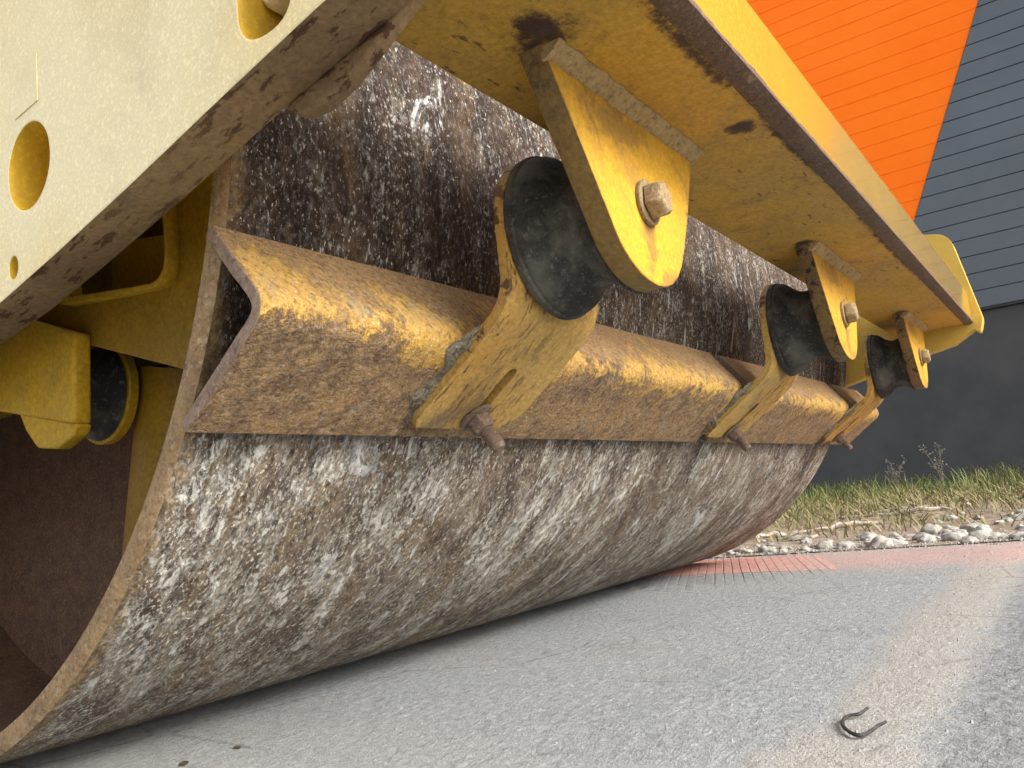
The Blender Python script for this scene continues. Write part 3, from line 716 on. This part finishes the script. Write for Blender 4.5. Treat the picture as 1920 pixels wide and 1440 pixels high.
ld = Vector((0, dl.x, dl.y)); ln = Vector((0, nl.x, nl.y)); mid = Vector((XC+.004, (ca.x+cb.x)/2, (ca.y+cb.y)/2))
out = [(.0092*math.cos(a), -.0375+.0092*math.sin(a)) for a in [math.pi+math.pi*i/8 for i in range(9)]]+[(.0092*math.cos(a), .0375+.0092*math.sin(a)) for a in [math.pi*i/8 for i in range(9)]]
cv = [mid+Vector((1,0,0))*a+ld*b+ln*t for t in (-.03, .05) for a, b in out]; nk = len(out)
cbm = bmesh.new(); cbm.from_mesh(mesh(cv, [tuple(range(nk)), tuple(range(2*nk-1, nk-1, -1))]+[(i, (i+1) % nk, nk+(i+1) % nk, nk+i) for i in range(nk)]))
cm = bmm(cbm); co = bpy.data.objects.new('tmp2', cm); COL.objects.link(co)
bo = ao.modifiers.new('b', 'BOOLEAN'); bo.object = co; bo.operation = 'DIFFERENCE'; bo.solver = 'EXACT'
bpy.context.view_layer.update()
am2 = bpy.data.meshes.new_from_object(ao.evaluated_get(bpy.context.evaluated_depsgraph_get()))
bpy.data.objects.remove(ao); bpy.data.objects.remove(co)
O1 = (XC, -.856, .50)
arm = link('scraper_arm', am2, M_arm, roller, O1, bevel=.0018, seg=2)
sp_ = on_leg(.104, ta+.001); so = Vector((XC+.004, sp_.x, sp_.y)); ax = (ln+Vector((.10,0,-.05))).normalized()
link('washer', lathe([(.008,0),(.0225,0),(.0235,.001),(.0235,.0035),(.022,.0045),(.008,.0045)], ax, so, 36, jit=.05), M_nut, arm, so)
link('nut', hexa(.0165, .019, ax, so+ax*.0046, .4), M_nut, arm, so, bevel=.0012)
pr = [(.0092, .018)]
for i in range(12): pr += [(.0102, .0195+i*.0026), (.0090, .0208+i*.0026)]
pr += [(.0085, .0525), (.007, .055)]
link('stud', lathe(pr, ax, so, 20, jit=.08), M_nut, arm, so)
# dried mortar along the arm's edge
V = []; F = []; na, nb_ = 90, 14
for i in range(na+1):
    s_ = -.022+.150*i/na; wd = (.006+.018*max(0, mnoise.noise(Vector((s_*28, 1, 0)))+.35))*min(1, 8*i/na)*min(1, 6*(1-i/na))+.001
    for k in range(nb_+1):
        u = k/nb_; hgt = .0075*(1-u)**.8*(.75+.9*mnoise.noise(Vector((s_*60, u*4, 3))))+.0028*mnoise.noise(Vector((s_*230, u*15, 1)))*(1-u*.4)-.0012*u
        q = on_leg(max(s_, -.028), hgt); V.append((XC-.0975-u*wd+.0015*mnoise.noise(Vector((s_*150, u*9, 7))), q.x, q.y))
for i in range(na):
    for k in range(nb_): a = i*(nb_+1)+k; F.append((a, a+1, a+nb_+2, a+nb_+1))
cbm = bmesh.new(); cbm.from_mesh(mesh(V, F)); crust = bmm(cbm)
link('mortar_crust', crust, M_mortar, arm, O1)
# rubber buffer
yb0, yb1 = -.8626, -.9615; Lb = yb0-yb1
prof = [(.02,0),(.095,0),(.099,.002),(.0995,.009),(.0965,.0115),(.097,.014),(.096,.018),(.093,.025),(.087,.032),(.080,.039),(.0745,.047),(.071,.056),(.070,.064),(.0715,.072),(.0755,.081),(.081,Lb-.009),(.088,Lb-.003),(.0895,Lb-.001),(.088,Lb),(.02,Lb)]
buf = link('rubber_buffer', lathe(prof, (0,-1,0), (XC, yb0, ZC), 64), M_rub, roller, (XC, yb0, ZC))
# hanger plate
hz = ZB-.0005
hout = [(.168,hz),(.282,.528),(.292,.5185),(.306,.5085),(.324,.4995),(.3435,.4945),(.366,.4925),(.388,.4945),(.408,.5005),(.4264,.5125),(.442,.528),(.4535,.5445),(.486,.603),(.530,hz)]
hang = link('hanger_plate', plate(hout, [], XZ, -.990, -.962, .0015, 2), M_yel, roller, (XC, -.98, hz))
hang.data.materials.append(M_hedge); hang.data.polygons.foreach_set('material_index', [1 if abs(p.normal.y) < .5 else 0 for p in hang.data.polygons])
wp = []; nn_ = 120; v = []; f = []
for i in range(nn_+1):
    x = .172+(.528-.172)*i/nn_; k = .013+.0022*mnoise.noise(Vector((x*55, 0, 0)))+.001*mnoise.noise(Vector((x*160, 0, 0)))
    for (y, z) in ((-.985, hz-.0008+.0012), (-.985, hz-k), (-.991, hz-k), (-.990-k*.75, hz-k*.55), (-.990-k*1.35, hz-.001), (-.990-k*1.35, hz+.0004)): v.append((x, y, z))
for i in range(nn_):
    for j in range(6): f.append((i*6+j, i*6+(j+1) % 6, (i+1)*6+(j+1) % 6, (i+1)*6+j))
f += [(5,4,3,2,1,0), tuple(nn_*6+j for j in range(6))]
link('weld_bead', mesh(v, f), M_weld, hang, (XC, -.99, hz))
bo_ = Vector((XC-.001, -.9901, .5865))
link('washer', lathe([(.008,0),(.0255,0),(.0265,.001),(.0265,.0045),(.0255,.0055),(.008,.0055)], (0,-1,0), bo_, 40), M_bolt, hang, bo_)
link('bolt', hexa(.0220, .020, Vector((.06,-1,.03)), bo_+Vector((0,-.0055,0)), .35), M_bolt, hang, bo_, bevel=.0014)
def copy_tree(o, parent, dx):
    c = o.copy(); COL.objects.link(c); c.parent = parent
    if o.parent == roller: c.location.x += dx
    for ch in list(o.children): copy_tree(ch, c, dx)
    return c
for dx in HX[1:]:
    for o in (arm, buf, hang): copy_tree(o, roller, dx)

# ---- frame parts seen through the open end of the drum
def arcyz(r, a0, a1, n): return [(-r*math.cos(math.radians(a0+(a1-a0)*i/n)), R+r*math.sin(math.radians(a0+(a1-a0)*i/n))) for i in range(n+1)]
carr = [(.25,.734)]+arcyz(.712, -26.75, 40, 20)+[(.25,1.2)]
win = rround([(-.585,.541),(-.575,.80),(-.36,.86),(-.36,.575)], .03, 6)
cp = link('carrier_plate', plate(carr, [win], YZ, .045, .062, .002, 1), [M_inner_shade], roller, (.05, -.3, .7))
cp.data.materials.append(M_inner); cp.data.polygons.foreach_set('material_index', [1 if abs(p.normal.x) < .5 else 0 for p in cp.data.polygons])  # plate edges take the lighter paint, painting in a lit strip
link('window_lip', plate(rround([(-.592,.534),(-.582,.81),(-.35,.87),(-.35,.566)], .034, 6), [rround([(-.586,.540),(-.576,.80),(-.356,.86),(-.356,.574)], .03, 6)], YZ, .030, .0449, .001, 1), M_inner, cp, (.05, -.5, .7))
link('inner_plate', plate([(.2,.5),(-.62,.5),(-.64,1.1),(.2,1.2)], [], YZ, .155, .17, .002, 1), M_inner_shade, roller, (.16, -.3, .7))
mp = []
for k in range(60):
    bm = rock(rnd.uniform(.006,.014), rnd.uniform(.01,.02), rnd.uniform(.006,.014), k, 1, .5); c = Vector((.12, rnd.uniform(-.53,-.38), .57+rnd.uniform(-.012,.012)+.0)) if k < 40 else Vector((.10, -.555+rnd.uniform(-.02,.02), .66+rnd.uniform(-.03,.03)))
    mp.append(([q.co+c for q in bm.verts], [tuple(q.index for q in ff.verts) for ff in bm.faces])); bm.free()
gl = link('grease_lump', join(mp), M_rub, cp, (.1, -.45, .6)); gl['kind'] = 'stuff'
link('cross_member', plate(rround([(-.57,.545),(-.36,.585),(-.36,.66),(-.57,.62)], .008), [], YZ, .10, .13, .002, 1), M_inner, roller, (.1, -.45, .6))
link('mount_block', plate(rround([(.2,.555),(-.408,.4135),(-.412,.52),(.2,.74)], [0,.006,.006,0]), [], YZ, .022, .0445, .005, 3), M_inner, roller, (.03, -.3, .45))
link('mount_tab', plate(rround([(-.27,.448),(-.409,.414),(-.400,.402),(-.36,.391),(-.315,.398),(-.29,.42)], [0,.004,.008,.015,.015,.02]), [], YZ, .026, .0445, .003, 2), M_inner, roller, (.03, -.35, .4))
link('rubber_mount', lathe([(.01,0),(.052,0),(.05,.01),(.045,.03),(.05,.05),(.060,.056),(.062,.062),(.01,.062)], (1,0,0), (.046, -.312, .470), 40), M_rub, roller, (.05, -.325, .46))
link('mount_flange', lathe([(.01,0),(.066,0),(.0675,.0015),(.0675,.012),(.066,.0135),(.01,.0135)], (1,0,0), (.1085, -.312, .471), 48), M_inner, roller, (.11, -.325, .46))
link('hub_housing', lathe([(.05,0),(.070,0),(.074,.006),(.072,.30),(.02,.30)], (0.0,-.22,1), (.20, -.325, .20), 40), M_inner_shade, roller, (.2, -.36, .4))

# ------------------------------------------------------------------ small things on the road
pts = [(.537,-1.0962),(.5181,-1.0912),(.5115,-1.0803),(.4898,-1.0797),(.4649,-1.0882),(.4449,-1.1032),(.4508,-1.1123),(.4755,-1.1177),(.4871,-1.1249)]
sm = []
for i in range(len(pts)-1):
    a, b, c, d = [Vector(pts[max(0, min(len(pts)-1, i+q))]) for q in (-1,0,1,2)]
    for t in (0,.25,.5,.75): sm.append(.5*((2*b)+(c-a)*t+(2*a-5*b+4*c-d)*t*t+(3*b-a-3*c+d)*t**3))
sm.append(Vector(pts[-1])); q = len(sm)
v, f = tube([(p.x, p.y, .0042+.004*(max(0, i/q-.7)/.3)**2+.003*max(0, .25-i/q)*4) for i, p in enumerate(sm)], [.0014+.0007*math.sin(math.pi*(i+2)/(q+3)) for i in range(q)], 8, .25)
tag(link('rubber_strip', mesh(v, f), M_cable, None, (.51,-1.1,.004)), 'curled scrap of black rubber strip lying in the road dust', 'rubber strip')
def leaf(x, y, L, az, label):
    bm = bmesh.new(); c, s = math.cos(az), math.sin(az); top = []; bot = []
    for i in range(9):
        t = i/8; w = L*.22*math.sin(math.pi*min(1, t*1.05))**.8; row = []
        for q in (-1, 0, 1):
            a, b = (t-.5)*L, q*w; row.append(bm.verts.new((x+a*c-b*s, y+a*s+b*c, 0.0012+abs(q)*.0006*math.sin(t*3))))
        top.append(row)
    for i in range(8):
        for k in range(2): bm.faces.new((top[i][k], top[i+1][k], top[i+1][k+1], top[i][k+1]))
    r = bmesh.ops.solidify(bm, geom=list(bm.faces), thickness=.0006)
    return tag(link('dry_leaf', bmm(bm), M_leaf, None, (x, y, 0)), label, 'leaf')
leaf(.2335,-.3862,.020,1.2,'small brown dry leaf beside the drum, the slimmer of two')
leaf(.1645,-.3745,.026,1.0,'small brown dry leaf nearer the rusted rim, the larger of two')
